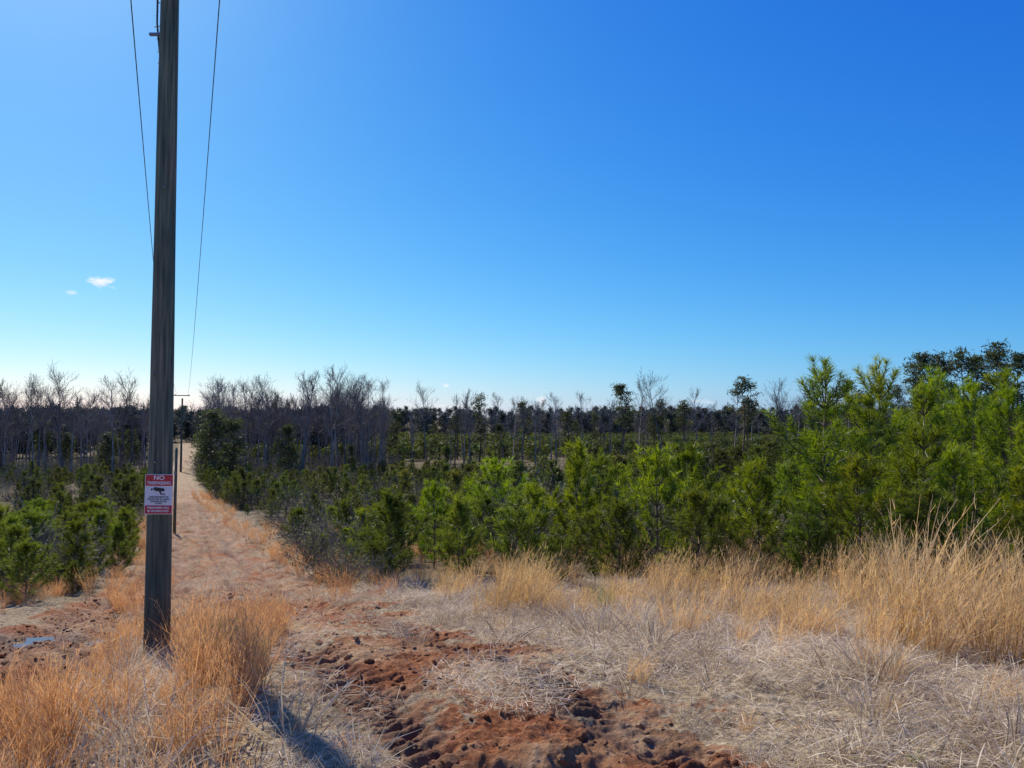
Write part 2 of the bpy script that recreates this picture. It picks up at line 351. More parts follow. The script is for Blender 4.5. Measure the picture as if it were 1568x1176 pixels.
def bare(name,h,seed,mat,spread=.18,n1=20,low=.35,tw=.012):
    g=np.random.default_rng(seed);A=[];B=[];ra=[];rb=[]
    def limb(p,d,l,r,ns,lvl):
        prev=p;ends=[]
        for s in range(ns):
            d=norm((d+g.normal(0,[.035,.12,.18,.2][lvl],3)+np.array([0,0,.12 if lvl else .05]))[None])[0]
            nx=prev+d*l/ns;r1=r*(1-.75*s/ns);r2=r*(1-.75*(s+1)/ns)
            A.append(prev);B.append(nx);ra.append(max(r1,tw*.8));rb.append(max(r2,tw*.6));ends.append((nx,d,r2));prev=nx
        return ends
    tr=limb(np.zeros(3),np.array([g.normal(0,.03),g.normal(0,.03),1.]),h*.9,h*.010+.035,9,0)
    for q in range(n1):
        f=low+(1-low)*g.random()**.8
        k=min(int(f*9),8);p,d,r=tr[k]
        az=g.uniform(0,6.28);el=g.uniform(.5,1.15)
        dd=np.array([math.cos(az)*math.cos(el),math.sin(az)*math.cos(el),math.sin(el)])
        l1=h*spread*g.uniform(.5,1.)*(1.25-f*.6)
        for e,(p2,d2,r2) in enumerate(limb(p,dd,l1,max(r*.42,.018),4,1)):
            for _ in range(2 if e else 1):
                d3=norm((d2+g.normal(0,.45,3)+[0,0,.25])[None])[0]
                for (p4,d4,r4) in limb(p2,d3,l1*g.uniform(.25,.5),max(r2*.6,tw),2,2):
                    for _ in range(2):
                        d5=norm((d4+g.normal(0,.5,3)+[0,0,.25])[None])[0]
                        limb(p4,d5,l1*g.uniform(.15,.32),tw*.7,1,3)
    V,F=tubes(A,B,ra,rb,3)
    return mk(name,V,F,mat,False,np.full(len(V),.5),link=False)
def tallpine(name,h,seed,mat,crown=.5,wid=.2,nc=46,cs=.7,leaf=.16,nl=70,bark=None,base_w=.5):
    g=np.random.default_rng(seed);A=[];B=[];ra=[];rb=[];P=[];T=[]
    pts=[np.array([.012*h*math.sin(k*.8+seed),.012*h*math.cos(k*.7+seed),h*k/10.]) for k in range(11)]
    for k in range(10):
        A.append(pts[k]);B.append(pts[k+1]);ra.append((h*.010+.03)*(1-.085*k));rb.append((h*.010+.03)*(1-.085*(k+1)))
    for q in range(nc):
        f=1-crown*g.random()**1.1;k=min(int(f*10),9);p=pts[k]+(pts[k+1]-pts[k])*(f*10-k)
        rel=(f-(1-crown))/crown
        L=h*wid*(base_w+(1-base_w)*math.sin(math.pi*min(1,rel*.9+.1)))*g.uniform(.4,1.1)*(1.0 if rel<.8 else .55)
        az=g.uniform(0,6.28);el=g.uniform(0,.55)+.25*rel
        d=np.array([math.cos(az)*math.cos(el),math.sin(az)*math.cos(el),math.sin(el)]);e=p+d*L
        A.append(p);B.append(e);ra.append(.05);rb.append(.02)
        n=nl;c=e-d*L*.15*g.random(n)[:,None]+g.normal(0,1,(n,3))*[cs*.42,cs*.42,cs*.24]
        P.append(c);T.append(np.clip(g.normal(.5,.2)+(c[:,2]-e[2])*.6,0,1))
    P=np.concatenate(P);T=np.concatenate(T);n=len(P)
    D=rdir(n,g);S=norm(np.cross(D,rdir(n,g)));l=leaf*g.uniform(.6,1.4,n)
    C=np.stack([P-D*l[:,None],P+D*l[:,None]],1);W=np.stack([l*.5,l*.3],1)
    V2,F2=ribbons(C,S,W);V1,F1=tubes(A,B,ra,rb,4)
    V,F,Tt,Mi=join([(V1,F1,.3,0),(V2,F2,np.repeat(T,4),1)])
    return mk(name,V,F,[bark or M_bark,mat],False,Tt,Mi,link=False)
def bush(name,h,seed,leafn,matl,mt=None):
    g=np.random.default_rng(seed);A=[];B=[];ra=[];rb=[];P=[]
    for q in range(40):
        az=g.uniform(0,6.28);el=g.uniform(.5,1.45);d=np.array([math.cos(az)*math.cos(el),math.sin(az)*math.cos(el),math.sin(el)])
        p=np.array([g.normal(0,.08*h),g.normal(0,.08*h),0]);l=h*g.uniform(.6,1.05)/4
        for s in range(4):
            d=norm((d+g.normal(0,.22,3))[None])[0];n=p+d*l
            A.append(p);B.append(n);ra.append(.008*h*(1-s*.2));rb.append(.006*h*(1-s*.2))
            if s>0:
                for _ in range(4):
                    e=norm((d+g.normal(0,.7,3))[None])[0];A.append(n);B.append(n+e*l*g.uniform(.4,1));ra.append(.004*h);rb.append(.002*h);P.append(B[-1])
            p=n
    V1,F1=tubes(A,B,ra,rb,3)
    parts=[(V1,F1,.5,0)]
    if leafn:
        P=np.array(P);idx=g.integers(0,len(P),leafn);c=P[idx]+g.normal(0,.05*h,(leafn,3));D=rdir(leafn,g);S=norm(np.cross(D,rdir(leafn,g)));l=g.uniform(.02,.045,leafn)*h
        V2,F2=ribbons(np.stack([c,c+D*l[:,None]],1),S,np.stack([l*.8,l*.5],1));parts.append((V2,F2,np.repeat(g.random(leafn),4),1))
    V,F,T,Mi=join(parts);return mk(name,V,F,[mt or M_twig,matl],False,T,Mi,link=False)
def reg(o,V,F,T): TD[o.name]=(V,F,T);return o
def tuft(name,mat,n,h,rad,out,seed,w=.005,plume=3,bend=.35,wind=(.12,0),seg=5):
    g=np.random.default_rng(seed)
    a=g.uniform(0,6.28,n);r=rad*np.sqrt(g.random(n));P=np.stack([r*np.cos(a),r*np.sin(a),np.zeros(n)],-1)
    hh=h*g.uniform(.4,1.05,n)**.8
    d=np.stack([np.cos(a)*out*g.random(n)+g.normal(0,.10,n)+wind[0],np.sin(a)*out*g.random(n)+g.normal(0,.10,n)+wind[1],np.ones(n)],-1);d=norm(d)
    k=np.linspace(0,1,seg)
    bd=np.stack([np.cos(a+g.normal(0,.8,n)),np.sin(a+g.normal(0,.8,n)),-.35*np.ones(n)],-1)*(bend*g.random(n)**1.5)[:,None]
    bd=bd+np.array([wind[0],wind[1],0])*.8
    C=P[:,None]+hh[:,None,None]*(d[:,None]*k[None,:,None]+bd[:,None]*(k**2.3)[None,:,None])
    S=norm(np.cross(d,rdir(n,g)));W=(w*g.uniform(.5,1.3,n))[:,None]*np.interp(k,[0,.5,1],[.9,1,.25])[None]
    # stems are darker near the ground
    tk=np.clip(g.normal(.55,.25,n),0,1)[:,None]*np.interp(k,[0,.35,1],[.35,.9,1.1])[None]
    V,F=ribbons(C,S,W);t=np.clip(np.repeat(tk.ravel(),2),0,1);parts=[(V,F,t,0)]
    if plume:
        m=n*plume;i=g.integers(0,n,m);f=g.uniform(.45,.98,m);fi=f*(seg-1);k0=fi.astype(int);fr=(fi-k0)[:,None]
        p=C[i,k0]*(1-fr)+C[i,np.minimum(k0+1,seg-1)]*fr
        D=norm(d[i]*1.0+g.normal(0,.38,(m,3)));l=g.uniform(.03,.10,m)
        C2=np.stack([p,p+D*l[:,None]],1);S2=norm(np.cross(D,rdir(m,g)));W2=np.stack([np.full(m,w*.9),np.full(m,w*.4)],1)
        V2,F2=ribbons(C2,S2,W2);parts.append((V2,F2,np.repeat(np.clip(g.normal(.85,.2,m),0,1),4),0))
    V,F,T,Mi=join(parts);return reg(mk(name,V,F,mat,False,T,link=False),V,F,T)
def mat_patch(name,mat,n,rad,seed,w=.005,up=.06):
    g=np.random.default_rng(seed);a=g.uniform(0,6.28,n);r=rad*np.sqrt(g.random(n));P=np.stack([r*np.cos(a),r*np.sin(a),g.random(n)*up],-1)
    b=g.normal(0,.9,n)+g.choice([0,2.2],n);l=g.uniform(.05,.20,n)
    k=np.linspace(0,1,3);d=np.stack([np.cos(b),np.sin(b),g.normal(.22,.32,n)],-1)
    C=P[:,None]+l[:,None,None]*(d[:,None]*k[None,:,None]+np.array([0,0,-.2])*(k**2)[None,:,None]);C[...,2]=np.maximum(C[...,2],-.01)
    side=norm(np.stack([-np.sin(b),np.cos(b),g.normal(0,.4,n)],-1))
    V,F=ribbons(C,side,(w*g.uniform(.3,1.0,n))[:,None]*np.array([[.9,1,.3]]));T=np.repeat(g.random(n)**.8,6);return reg(mk(name,V,F,mat,False,T,link=False),V,F,T)
# ------------------------------------------------------------ camera
cd=bpy.data.cameras.new('camera');cam=bpy.data.objects.new('camera',cd);sc.collection.objects.link(cam);sc.camera=cam
cd.sensor_width=36;cd.lens=36*1130/1568;cd.clip_end=6000;cd.clip_start=.05
cam.location=(0,0,EYE);cam.rotation_euler=(math.radians(90+2.9),0,0)
# ------------------------------------------------------------ young pines
PT={}
for k in range(5): PT[('s',k)]=pine('pine_s%d'%k,1.7,100+k,nn=24,dens=.85,wide=1.15,mat=M_needle_s)
for k in range(6): PT[('m',k)]=pine('pine_m%d'%k,2.6,200+k,nn=24,dens=.88,wide=1.08)
for k in range(5): PT[('l',k)]=pine('pine_l%d'%k,4.2,300+k,nn=22,dens=.85,sparse=.93,ln=.18,wide=1.05)
hs={'s':1.7,'m':2.6,'l':4.2}
def put(mesh_o,name,x,y,s,rz=None,sink=.03,sxy=None):
    o=bpy.data.objects.new(name,mesh_o.data);sc.collection.objects.link(o)
    o.location=(x,y,zat(x,y)-sink);o.rotation_euler=(0,0,random.uniform(0,6.28) if rz is None else rz)
    o.scale=(sxy or s,sxy or s,s);return o
hero=[(5.95,14,4.3),(-1.68,16,2.0),(.08,14.6,1.7),(1.5,17,2.9),(2.9,15,2.75),(-.4,19,2.6),(4.5,13.5,2.35),(5.6,12,2.25),(7.5,12.6,2.5),
 (11,22,5.6),(9.4,17,4.4),(12.1,19.5,4.8),(11.4,17,4.3),(4.0,17,2.9),(1.95,13.5,1.5),(.75,12.8,1.1),(4.9,12.3,1.6),(8.4,15.2,3.2),(10.1,14.3,3.3),
 (3.3,13.2,1.7),(-2.7,17.5,1.4),(-.9,14.9,1.1),(8.9,12.7,2.2),(2.3,19.5,2.9),(13.0,22.5,5.4),(9.9,20.5,4.6),(14.6,22,5.2),(8.0,18.5,3.9),(6.5,11.6,1.7),(9.9,12.6,2.6),(7.9,11.3,1.4),
 (-8.9,15.3,1.4),(-9.3,13.9,1.3),(-9.8,16.5,1.5),(-10.2,18.4,1.5),(-10.5,20.2,1.5),(-11,17,1.5),(-11.9,21,1.7),(-8.4,12.9,1.1),(-10,14.9,1.4),(-9.3,17.6,1.2),(-10.9,19.2,1.6),(-12.2,19,1.5),(-12.9,22.5,1.5),(-11.9,23,1.4)]
placed=[]
def addpine(x,y,h):
    c='s' if h<1.8 else ('m' if h<3.3 else 'l')
    ks=[k for k in PT if k[0]==c];k=random.choice(ks);put(PT[k],'pine_tree',x,y,h/hs[c],sxy=h/hs[c]*random.uniform(.85,1.1));placed.append((x,y,h))
for x,y,h in hero: addpine(x,y,h)
def hfun(s): return np.interp(s,[-1.5,-.45,-.3,-.2,0,.3,.42,.6,1.2],[1.5,1.5,1.3,1.5,2.0,2.25,2.8,3.7,4.3])
def ok_road(x,y,mg=1.0):
    d,_,_=pdist(x,y,ROAD);d2,_,_=pdist(x,y,LBR)
    return (d>road_hw(y)+mg)&((d2>.8+mg*.3)|(y>18))
n=0;tries=0
while n<165 and tries<9000:
    tries+=1
    y=random.uniform(12.8,27);x=random.uniform(-.95,1.05)*y
    if not bool(ok_road(np.array([x]),np.array([y]),.6)[0]): continue
    if x/y>-.4 and y<14.5 and random.random()<(.6 if x/y<.3 else .25): continue
    h=float(hfun(x/y))*random.uniform(.38,1.12)
    if min(math.hypot(x-a,y-b)-.15*(h+c) for a,b,c in placed)<.55: continue
    addpine(x,y,h);n+=1
far=[pine('plantation_pine%d'%k,2.4,400+k,nn=8,w=.028,ln=.2,mat=M_needle_far,dens=.85,wide=1.05) for k in range(5)]
def scatter(n,y0,y1,s0,s1,mg=1.0,pw=.6):
    y=y0+(y1-y0)*rng.random(n)**pw;x=(s0+(s1-s0)*rng.random(n))*y
    k=ok_road(x,y,mg);return x[k],y[k]
x,y=scatter(2500,26,85,-1.0,1.15,.8,.7)
k=rng.random(len(x))<.2+.8*ss(.40,.60,fbm(x*.09,y*.09,3,71));x,y=x[k],y[k]
h=hfun(x/y)*rng.uniform(.4,1.4,len(x))*np.interp(y,[26,85],[1,.95])
P=np.stack([x,y,H(x,y,False)-.05],-1);instancer('young_pine_plantation',far,P,rng.uniform(0,6.28,len(x)),h/2.4)
vfar=[tallpine('field_pine%d'%k,2.2,450+k,M_needle_far,crown=.9,wid=.3,nc=14,cs=.6,leaf=.17,nl=12,base_w=.9) for k in range(3)]
x,y=scatter(4600,105,232,-.35,.8,1,.75)
P=np.stack([x,y,H(x,y,False)-.1],-1);instancer('distant_young_pines',vfar,P,rng.uniform(0,6.28,len(x)),rng.uniform(.6,1.3,len(x)))
# ------------------------------------------------------------ hardwood belts
bt=[bare('bare%d'%k,12,500+k,M_bare,spread=[.20,.24,.16,.22,.18][k],n1=[20,22,16,22,14][k],low=[.4,.35,.5,.4,.55][k]) for k in range(5)]
bw=[bare('crown%d'%k,12,540+k,M_bare,spread=[.33,.29][k],n1=[26,24][k],low=.42) for k in range(2)]
tp=[tallpine('tpine%d'%k,12,600+k,M_pinedark,crown=[.5,.62,.45][k],wid=[.13,.12,.14][k],nc=34,nl=46,cs=.85) for k in range(3)]
ced=[tallpine('cedar%d'%k,6,650+k,M_pinedark,crown=.97,wid=.2,nc=90,cs=.8,leaf=.12,nl=40,base_w=.9) for k in range(2)]
bs=[bush('brush%d'%k,2.2,700+k,300,M_shrubleaf) for k in range(3)]
def belt(name,tmpl,n,y0,y1,s0,s1,sc0,sc1,mg=1.5,pw=1,p=None):
    x,y=scatter(n,y0,y1,s0,s1,mg,pw)
    P=np.stack([x,y,H(x,y,False)-.15],-1);idx=None if p is None else rng.choice(len(tmpl),len(x),p=p)
    s=rng.uniform(sc0,sc1,len(x))
    return instancer(name,tmpl,P,rng.uniform(0,6.28,len(x)),s,idx)
belt('distant_bare_trees',bt+bw,210,78,130,-1.15,-.475,.5,.95,1)
belt('distant_bare_trees',bt+bw,140,78,135,-.425,-.17,.5,.98,1)
belt('distant_bare_trees',bt+tp,80,80,130,-.2,.42,.42,.80,2,p=[.15]*5+[.25/3]*3)
belt('distant_bare_trees',bt+tp,90,60,125,.4,1.1,.45,.78,2,p=[.14]*5+[.1]*3)
belt('distant_underbrush',bs+ced,300,76,125,-1.15,-.15,.5,1.2,1,p=[.31,.31,.31,.035,.035])
belt('distant_underbrush',bs,160,60,130,-.1,1.1,.4,1.0,2)
belt('shrub_thicket',bs,560,15,80,-.9,1.05,.25,.85,.7,.8)
rt=[tallpine('ridge_pine%d'%k,12,660+k,M_ridge,crown=.9,wid=.22,nc=28,cs=1.9,leaf=.55,nl=22,bark=M_barefar) for k in range(3)]+[bare('ridge_bare%d'%k,12,680+k,M_barefar,spread=.25,n1=12,tw=.035) for k in range(2)]
belt('ridge_forest',rt,1300,232,300,-1.1,1.1,.5,.8,0,1,[.2,.2,.2,.2,.2])
belt('ridge_forest',rt,1300,300,620,-1.1,1.1,.6,.9,0,1,[.3,.3,.3,.05,.05])
belt('ridge_forest',rt,420,135,230,-1.3,-.50,.5,.85,3,1,[.12,.12,.12,.32,.32])
belt('ridge_forest',rt,160,135,230,-.41,-.2,.5,.8,3,1,[.14,.14,.14,.29,.29])
for (px,d,h,T) in [(545,96,11.1,bw[0]),(312,98,11.1,bw[1]),(345,104,11.6,bt[3]),(380,100,11,bw[0]),(78,95,10.4,bw[1]),(190,100,10.2,bt[3]),(490,98,10.4,bt[4]),(653,105,10.5,bw[1]),(710,96,9.2,bt[2]),(430,94,9.2,bt[0]),(20,92,9.4,bt[1]),(140,98,10,bw[0]),(520,100,10,bt[0]),(1015,84,10.4,bw[1]),(978,92,10.2,bt[1]),(770,104,9.8,bt[0]),(1205,76,8.6,bw[0])]:
    put(T,'bare_tree',(px-784)/1130*d,d,h/12,sink=.15)
for (px,d,h,T) in [(735,100,9.6,tp[1]),(952,88,10.2,tp[0]),(1138,80,9.9,tp[2]),(870,84,7.4,tp[1]),
   (1400,60,9.0,tp[1]),(1415,62,10.0,tp[0]),(1440,66,10.3,tp[2]),(1475,60,10.1,tp[1]),(1500,64,9.8,tp[0]),(1530,58,10.2,tp[2]),(1560,62,9.6,tp[0]),(1350,58,8.0,tp[1]),(1297,70,8.6,tp[2])]:
    put(T,'mature_pine_tree',(px-784)/1130*d,d,h/12,sink=.15,sxy=h/12*1.1)
put(ced[0],'cedar_tree',-27.6,68,1.1);put(ced[1],'cedar_tree',-26.0,69,.95)
bn=[bush('nshrub%d'%k,1.0,720+k,700,M_shrubleaf) for k in range(3)]
for (x,y,s) in [(-3.1,14.2,.9),(-2.4,13.2,.7),(-5.4,20,1.3),(-6.4,23,1.4),(-4.4,17,.9),(-3.7,15.5,.8),(-11.2,19,1.2),(-12.5,21,1.3),(-9.5,15.5,.9),(-10.4,16.2,1.0),(3.6,20,2.0),(.4,17,1.3),(.9,21,2.4),(-1.3,20.5,1.6),(5.2,15.5,1.6),(10.6,13.2,1.2)]:
    put(random.choice(bn),'twiggy_shrub',x,y,s)
# ------------------------------------------------------------ grasses
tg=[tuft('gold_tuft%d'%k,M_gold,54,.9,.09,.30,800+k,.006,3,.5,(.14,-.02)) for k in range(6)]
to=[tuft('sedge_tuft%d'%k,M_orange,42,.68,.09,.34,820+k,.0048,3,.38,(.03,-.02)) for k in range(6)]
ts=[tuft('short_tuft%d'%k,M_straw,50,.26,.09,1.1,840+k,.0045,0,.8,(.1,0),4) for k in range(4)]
tgr=[tuft('green_tuft%d'%k,M_green,60,.4,.06,.3,860+k,.006,0,.4) for k in range(2)]
mp=[mat_patch('straw_mat%d'%k,M_straw,230,.34,880+k) for k in range(5)]
def yedge(x): return np.interp(x,[-2.6,-2,0,1.5,2.4,3.1,3.6,4.1,5],[12,9.4,8.7,8.2,7.3,6.1,4.8,3.3,1.5])+ (fbm(x*1.4,x*0+3,2,90)-.5)*1.6
def place(name,T,x,y,s,sink=.02,tl=.12):
    P=np.stack([x,y,H(x,y)-sink],-1);return merged(name,T,P,rng.uniform(-.7,.7,len(x)) if T is tg else rng.uniform(0,6.28,len(x)),np.asarray(s,float),rng.normal(0,tl,(len(x),2)))
n=2900;x=rng.uniform(-2.6,14,n);y=rng.uniform(3.0,14.5,n);e=yedge(x)
den=ss(-.1,.3,y-e)*np.where(y-e<1.6,1,.34)*ss(.36,.58,fbm(x*1.6,y*1.6,2,61)+.06)
k=(rng.random(n)<den)&ok_road(x,y,.4)&(y>2.5)&(x/y<1.1)
x,y=x[k],y[k];place('tall_dry_grass',tg,x,y,rng.uniform(.42,1.08,len(x))*np.interp(x,[-2,1,4],[.8,.82,1.15])*(.4+1.15*fbm(x*1.4,y*1.4,2,62)))
x,y=scatter(1500,13,34,-.9,1.0,.1,.8);place('dry_grass_field',to,x,y,rng.uniform(.35,.95,len(x)))
x=np.array([1.5,1.65,.83,.9,2.6,2.3,2.9,1.9,2.2,3.0,2.0,2.75,1.25,.2,-.1,2.5,1.3]);y=np.array([6.9,7.1,5.3,5.2,5.5,6.4,4.6,7.6,4.4,6.1,6.6,7.0,7.9,7.7,7.9,5.0,4.2]);place('grass_clump',tg,x,y,np.array([.75,.6,.35,.3,.4,.6,.45,.7,.3,.7,.5,.75,.6,.35,.4,.5,.25]))
n=1600;x=rng.uniform(-5.2,-1.0,n);y=rng.uniform(2.4,8.6,n)
d2=pdist(x,y,LBR)[0];rt_=x/y
lim=-1.2-(y-3.2)*.26
k=(x<lim)&((d2>.6)|(y<4.6))&(rng.random(n)<ss(.28,.6,fbm(x*1.3,y*1.3,2,63)+.08)*.5)&(rt_>-.9)&((rt_>-.60)|(y<5))
x,y=x[k],y[k];rt_=x/y
s=rng.uniform(.38,1.05,len(x))*np.interp(y,[3,5],[.7,.95])*np.where((np.abs(rt_+.475)<.045)&(y<7.4),.5,1)*np.where((rt_<-.54)&(y>4.5),.5,1)
place('broomsedge_grass',to,x,y,s)
place('green_weeds',tgr,np.array([-2.75,-2.6,-2.2,3.2,3.6,1.9,1.2]),np.array([6.9,7.1,6.6,3.8,4.2,3.6,9.3]),np.array([1.1,.9,.6,.3,.3,.25,1.2]))
n=300;x=rng.uniform(-11,-6.3,n);y=rng.uniform(8.5,15,n);k=(pdist(x,y,LBR)[0]>1.25)&(x<np.interp(y,[7,15],[-5.6,-7.5]))&(np.hypot((x-PUD[0])/1.5,(y-PUD[1])/1.2)>1);x,y=x[k],y[k]
place('broomsedge_grass',to,x,y,rng.uniform(.3,.7,len(x)))
n=6200;x=rng.uniform(-6.5,9,n);y=rng.uniform(2.2,13,n);mm=masks(x,y)
k=(rng.random(n)<(1-mm[0]*1.35)*(.12+.88*ss(.36,.54,fbm(x*1.5,y*1.5,3,65))))&(np.abs(x/y)<.95)&(mm[2]<.5)
x,y=x[k],y[k];h_=int(len(x)*.55)
place('flattened_grass',mp,x[:h_],y[:h_],rng.uniform(.5,1.25,h_),sink=.0,tl=.06)
x,y=x[h_:],y[h_:];k=rng.random(len(x))<.8;x,y=x[k],y[k]
place('short_dry_grass',ts,x,y,rng.uniform(.35,1.3,len(x))*(.4+1.3*fbm(x*.9,y*.9,2,66)))
n=2400;y=rng.uniform(11,45,n);x=np.interp(y,ROAD[:,1],ROAD[:,0])+rng.normal(0,1,n)*road_hw(y)*1.0;mm=masks(x,y);k=rng.random(n)<(1.15-mm[0]*1.2);x,y=x[k],y[k]
place('roadside_dry_grass',ts,x,y,rng.uniform(.4,1.2,len(x)))
n=380;y=rng.uniform(11,55,n);x=np.interp(y,ROAD[:,1],ROAD[:,0])+rng.choice([-1,1],n)*(road_hw(y)+rng.uniform(-.4,.9,n));place('roadside_dry_grass',to,x,y,rng.uniform(.4,.95,n))
def clod(seed):
    g=np.random.default_rng(seed)
    import bmesh
    bm=bmesh.new();bmesh.ops.create_icosphere(bm,subdivisions=2,radius=1)
    for v in bm.verts:
        c=v.co;f=.75+.5*float(fbm(np.array([c.x*1.7+seed]),np.array([c.y*1.7+c.z*1.3]),2,seed)[0])+g.normal(0,.08);v.co=c*f;v.co.z*=.6
    me=bpy.data.meshes.new('clod');bm.to_mesh(me);bm.free();a=me.attributes.new('mask','FLOAT_COLOR','POINT');a.data.foreach_set('color',np.tile([1,0,.1,1],len(me.vertices)).astype(np.float32))
    me.materials.append(M_ground);return bpy.data.objects.new('clod%d'%seed,me)
cl=[clod(s) for s in range(1,6)]
n=14000;y=3+11*rng.random(n)**1.2;x=rng.uniform(-7.5,2.6,n);mm=masks(x,y);k=rng.random(n)<ss(.4,.9,mm[0])*.8;x,y=x[k],y[k]
s=rng.lognormal(math.log(.010),.65,len(x));s=np.minimum(s,.045)
instancer('clay_clods',cl,np.stack([x,y,H(x,y)+s*.1],-1),rng.uniform(0,6.28,len(x)),s,tilt=rng.uniform(-.6,.6,(len(x),2)))
# ------------------------------------------------------------ utility pole
def polemat():
    m,nt,N,L=newmat('weathered_pole_wood');out=N.new('ShaderNodeOutputMaterial');p=N.new('ShaderNodeBsdfPrincipled');p.inputs['Roughness'].default_value=.8
    tc=N.new('ShaderNodeTexCoord')
    def nz(scl,s,det=6):
        mp=N.new('ShaderNodeMapping');mp.inputs['Scale'].default_value=scl;L.new(tc.outputs['Object'],mp.inputs[0]);n=N.new('ShaderNodeTexNoise');n.inputs['Scale'].default_value=s;n.inputs['Detail'].default_value=det;L.new(mp.outputs[0],n.inputs['Vector']);return n
    a=nz((1,1,.035),42,8);b=nz((1,1,.35),5);c=nz((1,1,1),2.2)
    r=ramp(N,[(.3,(.045,.05,.04)),(.5,(.12,.13,.105)),(.7,(.22,.22,.175))]);L.new(a.outputs[0],r.inputs[0])
    r2=ramp(N,[(.35,(.5,.74,.66)),(.65,(1.05,.98,.82))]);L.new(b.outputs[0],r2.inputs[0])
    mx=N.new('ShaderNodeMixRGB');mx.blend_type='MULTIPLY';mx.inputs[0].default_value=1;L.new(r.outputs[0],mx.inputs[1]);L.new(r2.outputs[0],mx.inputs[2])
    sp=N.new('ShaderNodeSeparateXYZ');L.new(tc.outputs['Object'],sp.inputs[0]);mr=N.new('ShaderNodeMapRange');mr.inputs['From Min'].default_value=2.6;mr.inputs['From Max'].default_value=.2
    L.new(sp.outputs['Z'],mr.inputs[0]);mu=N.new('ShaderNodeMath');mu.operation='MULTIPLY';L.new(mr.outputs[0],mu.inputs[0]);L.new(c.outputs[0],mu.inputs[1])
    m2=N.new('ShaderNodeMixRGB');m2.blend_type='MULTIPLY';L.new(mu.outputs[0],m2.inputs[0]);L.new(mx.outputs[0],m2.inputs[1]);m2.inputs[2].default_value=(1.0,.64,.42,1)
    L.new(m2.outputs[0],p.inputs['Base Color'])
    bp=N.new('ShaderNodeBump');bp.inputs['Strength'].default_value=.8;bp.inputs['Distance'].default_value=.012;L.new(a.outputs[0],bp.inputs['Height']);L.new(bp.outputs[0],p.inputs['Normal'])
    L.new(p.outputs[0],out.inputs[0]);return m
M_pole=polemat();M_steel=plain('galvanised_steel',(.3,.3,.3),.45,.8);M_wire=plain('aluminium_wire',(.05,.05,.055),.6,0);M_ins=plain('porcelain_insulator',(.12,.08,.06),.25)
def cyl(name,pts,rad,mat,m=24,parent=None,jit=0,capped=True):
    pts=np.array(pts,float);n=len(pts);V=[];F=[]
    for k in range(n):
        d=norm((pts[min(k+1,n-1)]-pts[max(k-1,0)])[None])[0]
        u=norm(np.cross(d,[0,1,0] if abs(d[1])<.9 else [1,0,0])[None])[0];v=np.cross(d,u)
        for q in range(m):
            t=q*2*math.pi/m;rr=rad[k]*(1+jit*(float(vn(np.array([q*.7]),np.array([k*.35]),3)[0])-.5));V.append(pts[k]+u*math.cos(t)*rr+v*math.sin(t)*rr)
    for k in range(n-1):
        for q in range(m): F.append((k*m+q,k*m+(q+1)%m,(k+1)*m+(q+1)%m,(k+1)*m+q))
    V.append(pts[0]);V.append(pts[-1])
    me=bpy.data.meshes.new(name);fs=[tuple(f) for f in F]
    if capped: fs+=[(len(V)-2,(q+1)%m,q) for q in range(m)]+[(len(V)-1,(n-1)*m+q,(n-1)*m+(q+1)%m) for q in range(m)]
    me.from_pydata([tuple(v) for v in V],[],fs);me.update();me.materials.append(mat)
    for pl in me.polygons: pl.use_smooth=True
    o=bpy.data.objects.new(name,me);sc.collection.objects.link(o)
    if parent: o.parent=parent
    return o
def box(name,c,s,mat,parent=None,bev=.006,rot=(0,0,0)):
    import bmesh
    bm=bmesh.new();bmesh.ops.create_cube(bm,size=1)
    for v in bm.verts: v.co=Vector((v.co.x*s[0],v.co.y*s[1],v.co.z*s[2]))
    if bev: bmesh.ops.bevel(bm,geom=bm.edges[:],offset=bev,segments=2,affect='EDGES')
    me=bpy.data.meshes.new(name);bm.to_mesh(me);bm.free();me.materials.append(mat);o=bpy.data.objects.new(name,me);sc.collection.objects.link(o);o.location=c;o.rotation_euler=rot
    if parent:o.parent=parent
    return o
def pole(x,y,h,r0,r1,wire_z,lean=(0,0)):
    zb=zat(x,y);e=bpy.data.objects.new('utility_pole',None);sc.collection.objects.link(e);e.location=(x,y,zb)
    n=26;pts=[(lean[0]*k/n,lean[1]*k/n,-.3+(h+.3)*k/n) for k in range(n+1)]
    cyl('shaft',pts,[r0+(r1-r0)*k/n for k in range(n+1)],M_pole,40,e,.05)
    za=wire_z-zb-.16
    ca=(lean[0],lean[1]-.13,za)
    box('crossarm',ca,(1.9,.09,.11),M_pole,e,.008,(0,0,.418))
    for s in (-.75,.75):
        px,py=ca[0]+s*math.cos(.418),ca[1]+s*math.sin(.418)
        cyl('insulator',[(px,py,za+.05),(px,py,za+.08),(px,py,za+.11),(px,py,za+.15),(px,py,za+.18)],[.02,.05,.035,.05,.025],M_ins,16,e)
    return e
PX,PY=-3.55,7.5
up=pole(PX,PY,10.2,.124,.072,EYE+7.35,(-.04,0))
for (dx,z) in [(.02,1.62),(-.03,2.5),(.04,4.4)]:
    cyl('bolt',[(dx-.02,-.112,z+.3),(dx-.02,-.135,z+.3)],[.012,.010],M_steel,8,up)
zb=up.location.z
cpts=[]
for k in range(80):
    f=k/79;z=(EYE-zb)+3.45+f*3.6
    cpts.append((-.095-.075*min(1,f*5),.04-.03*f,z))
cyl('down_lead_cable',cpts,[.010]*80,M_wire,8,up)
for k in range(3,80,3):
    p0=cpts[k];q=k*1.7
    cyl('cable_tie',[(p0[0]-.03*math.cos(q),p0[1]-.03*math.sin(q),p0[2]-.012),(p0[0]+.03*math.cos(q),p0[1]+.03*math.sin(q),p0[2]+.012)],[.005,.004],M_wire,5,up)
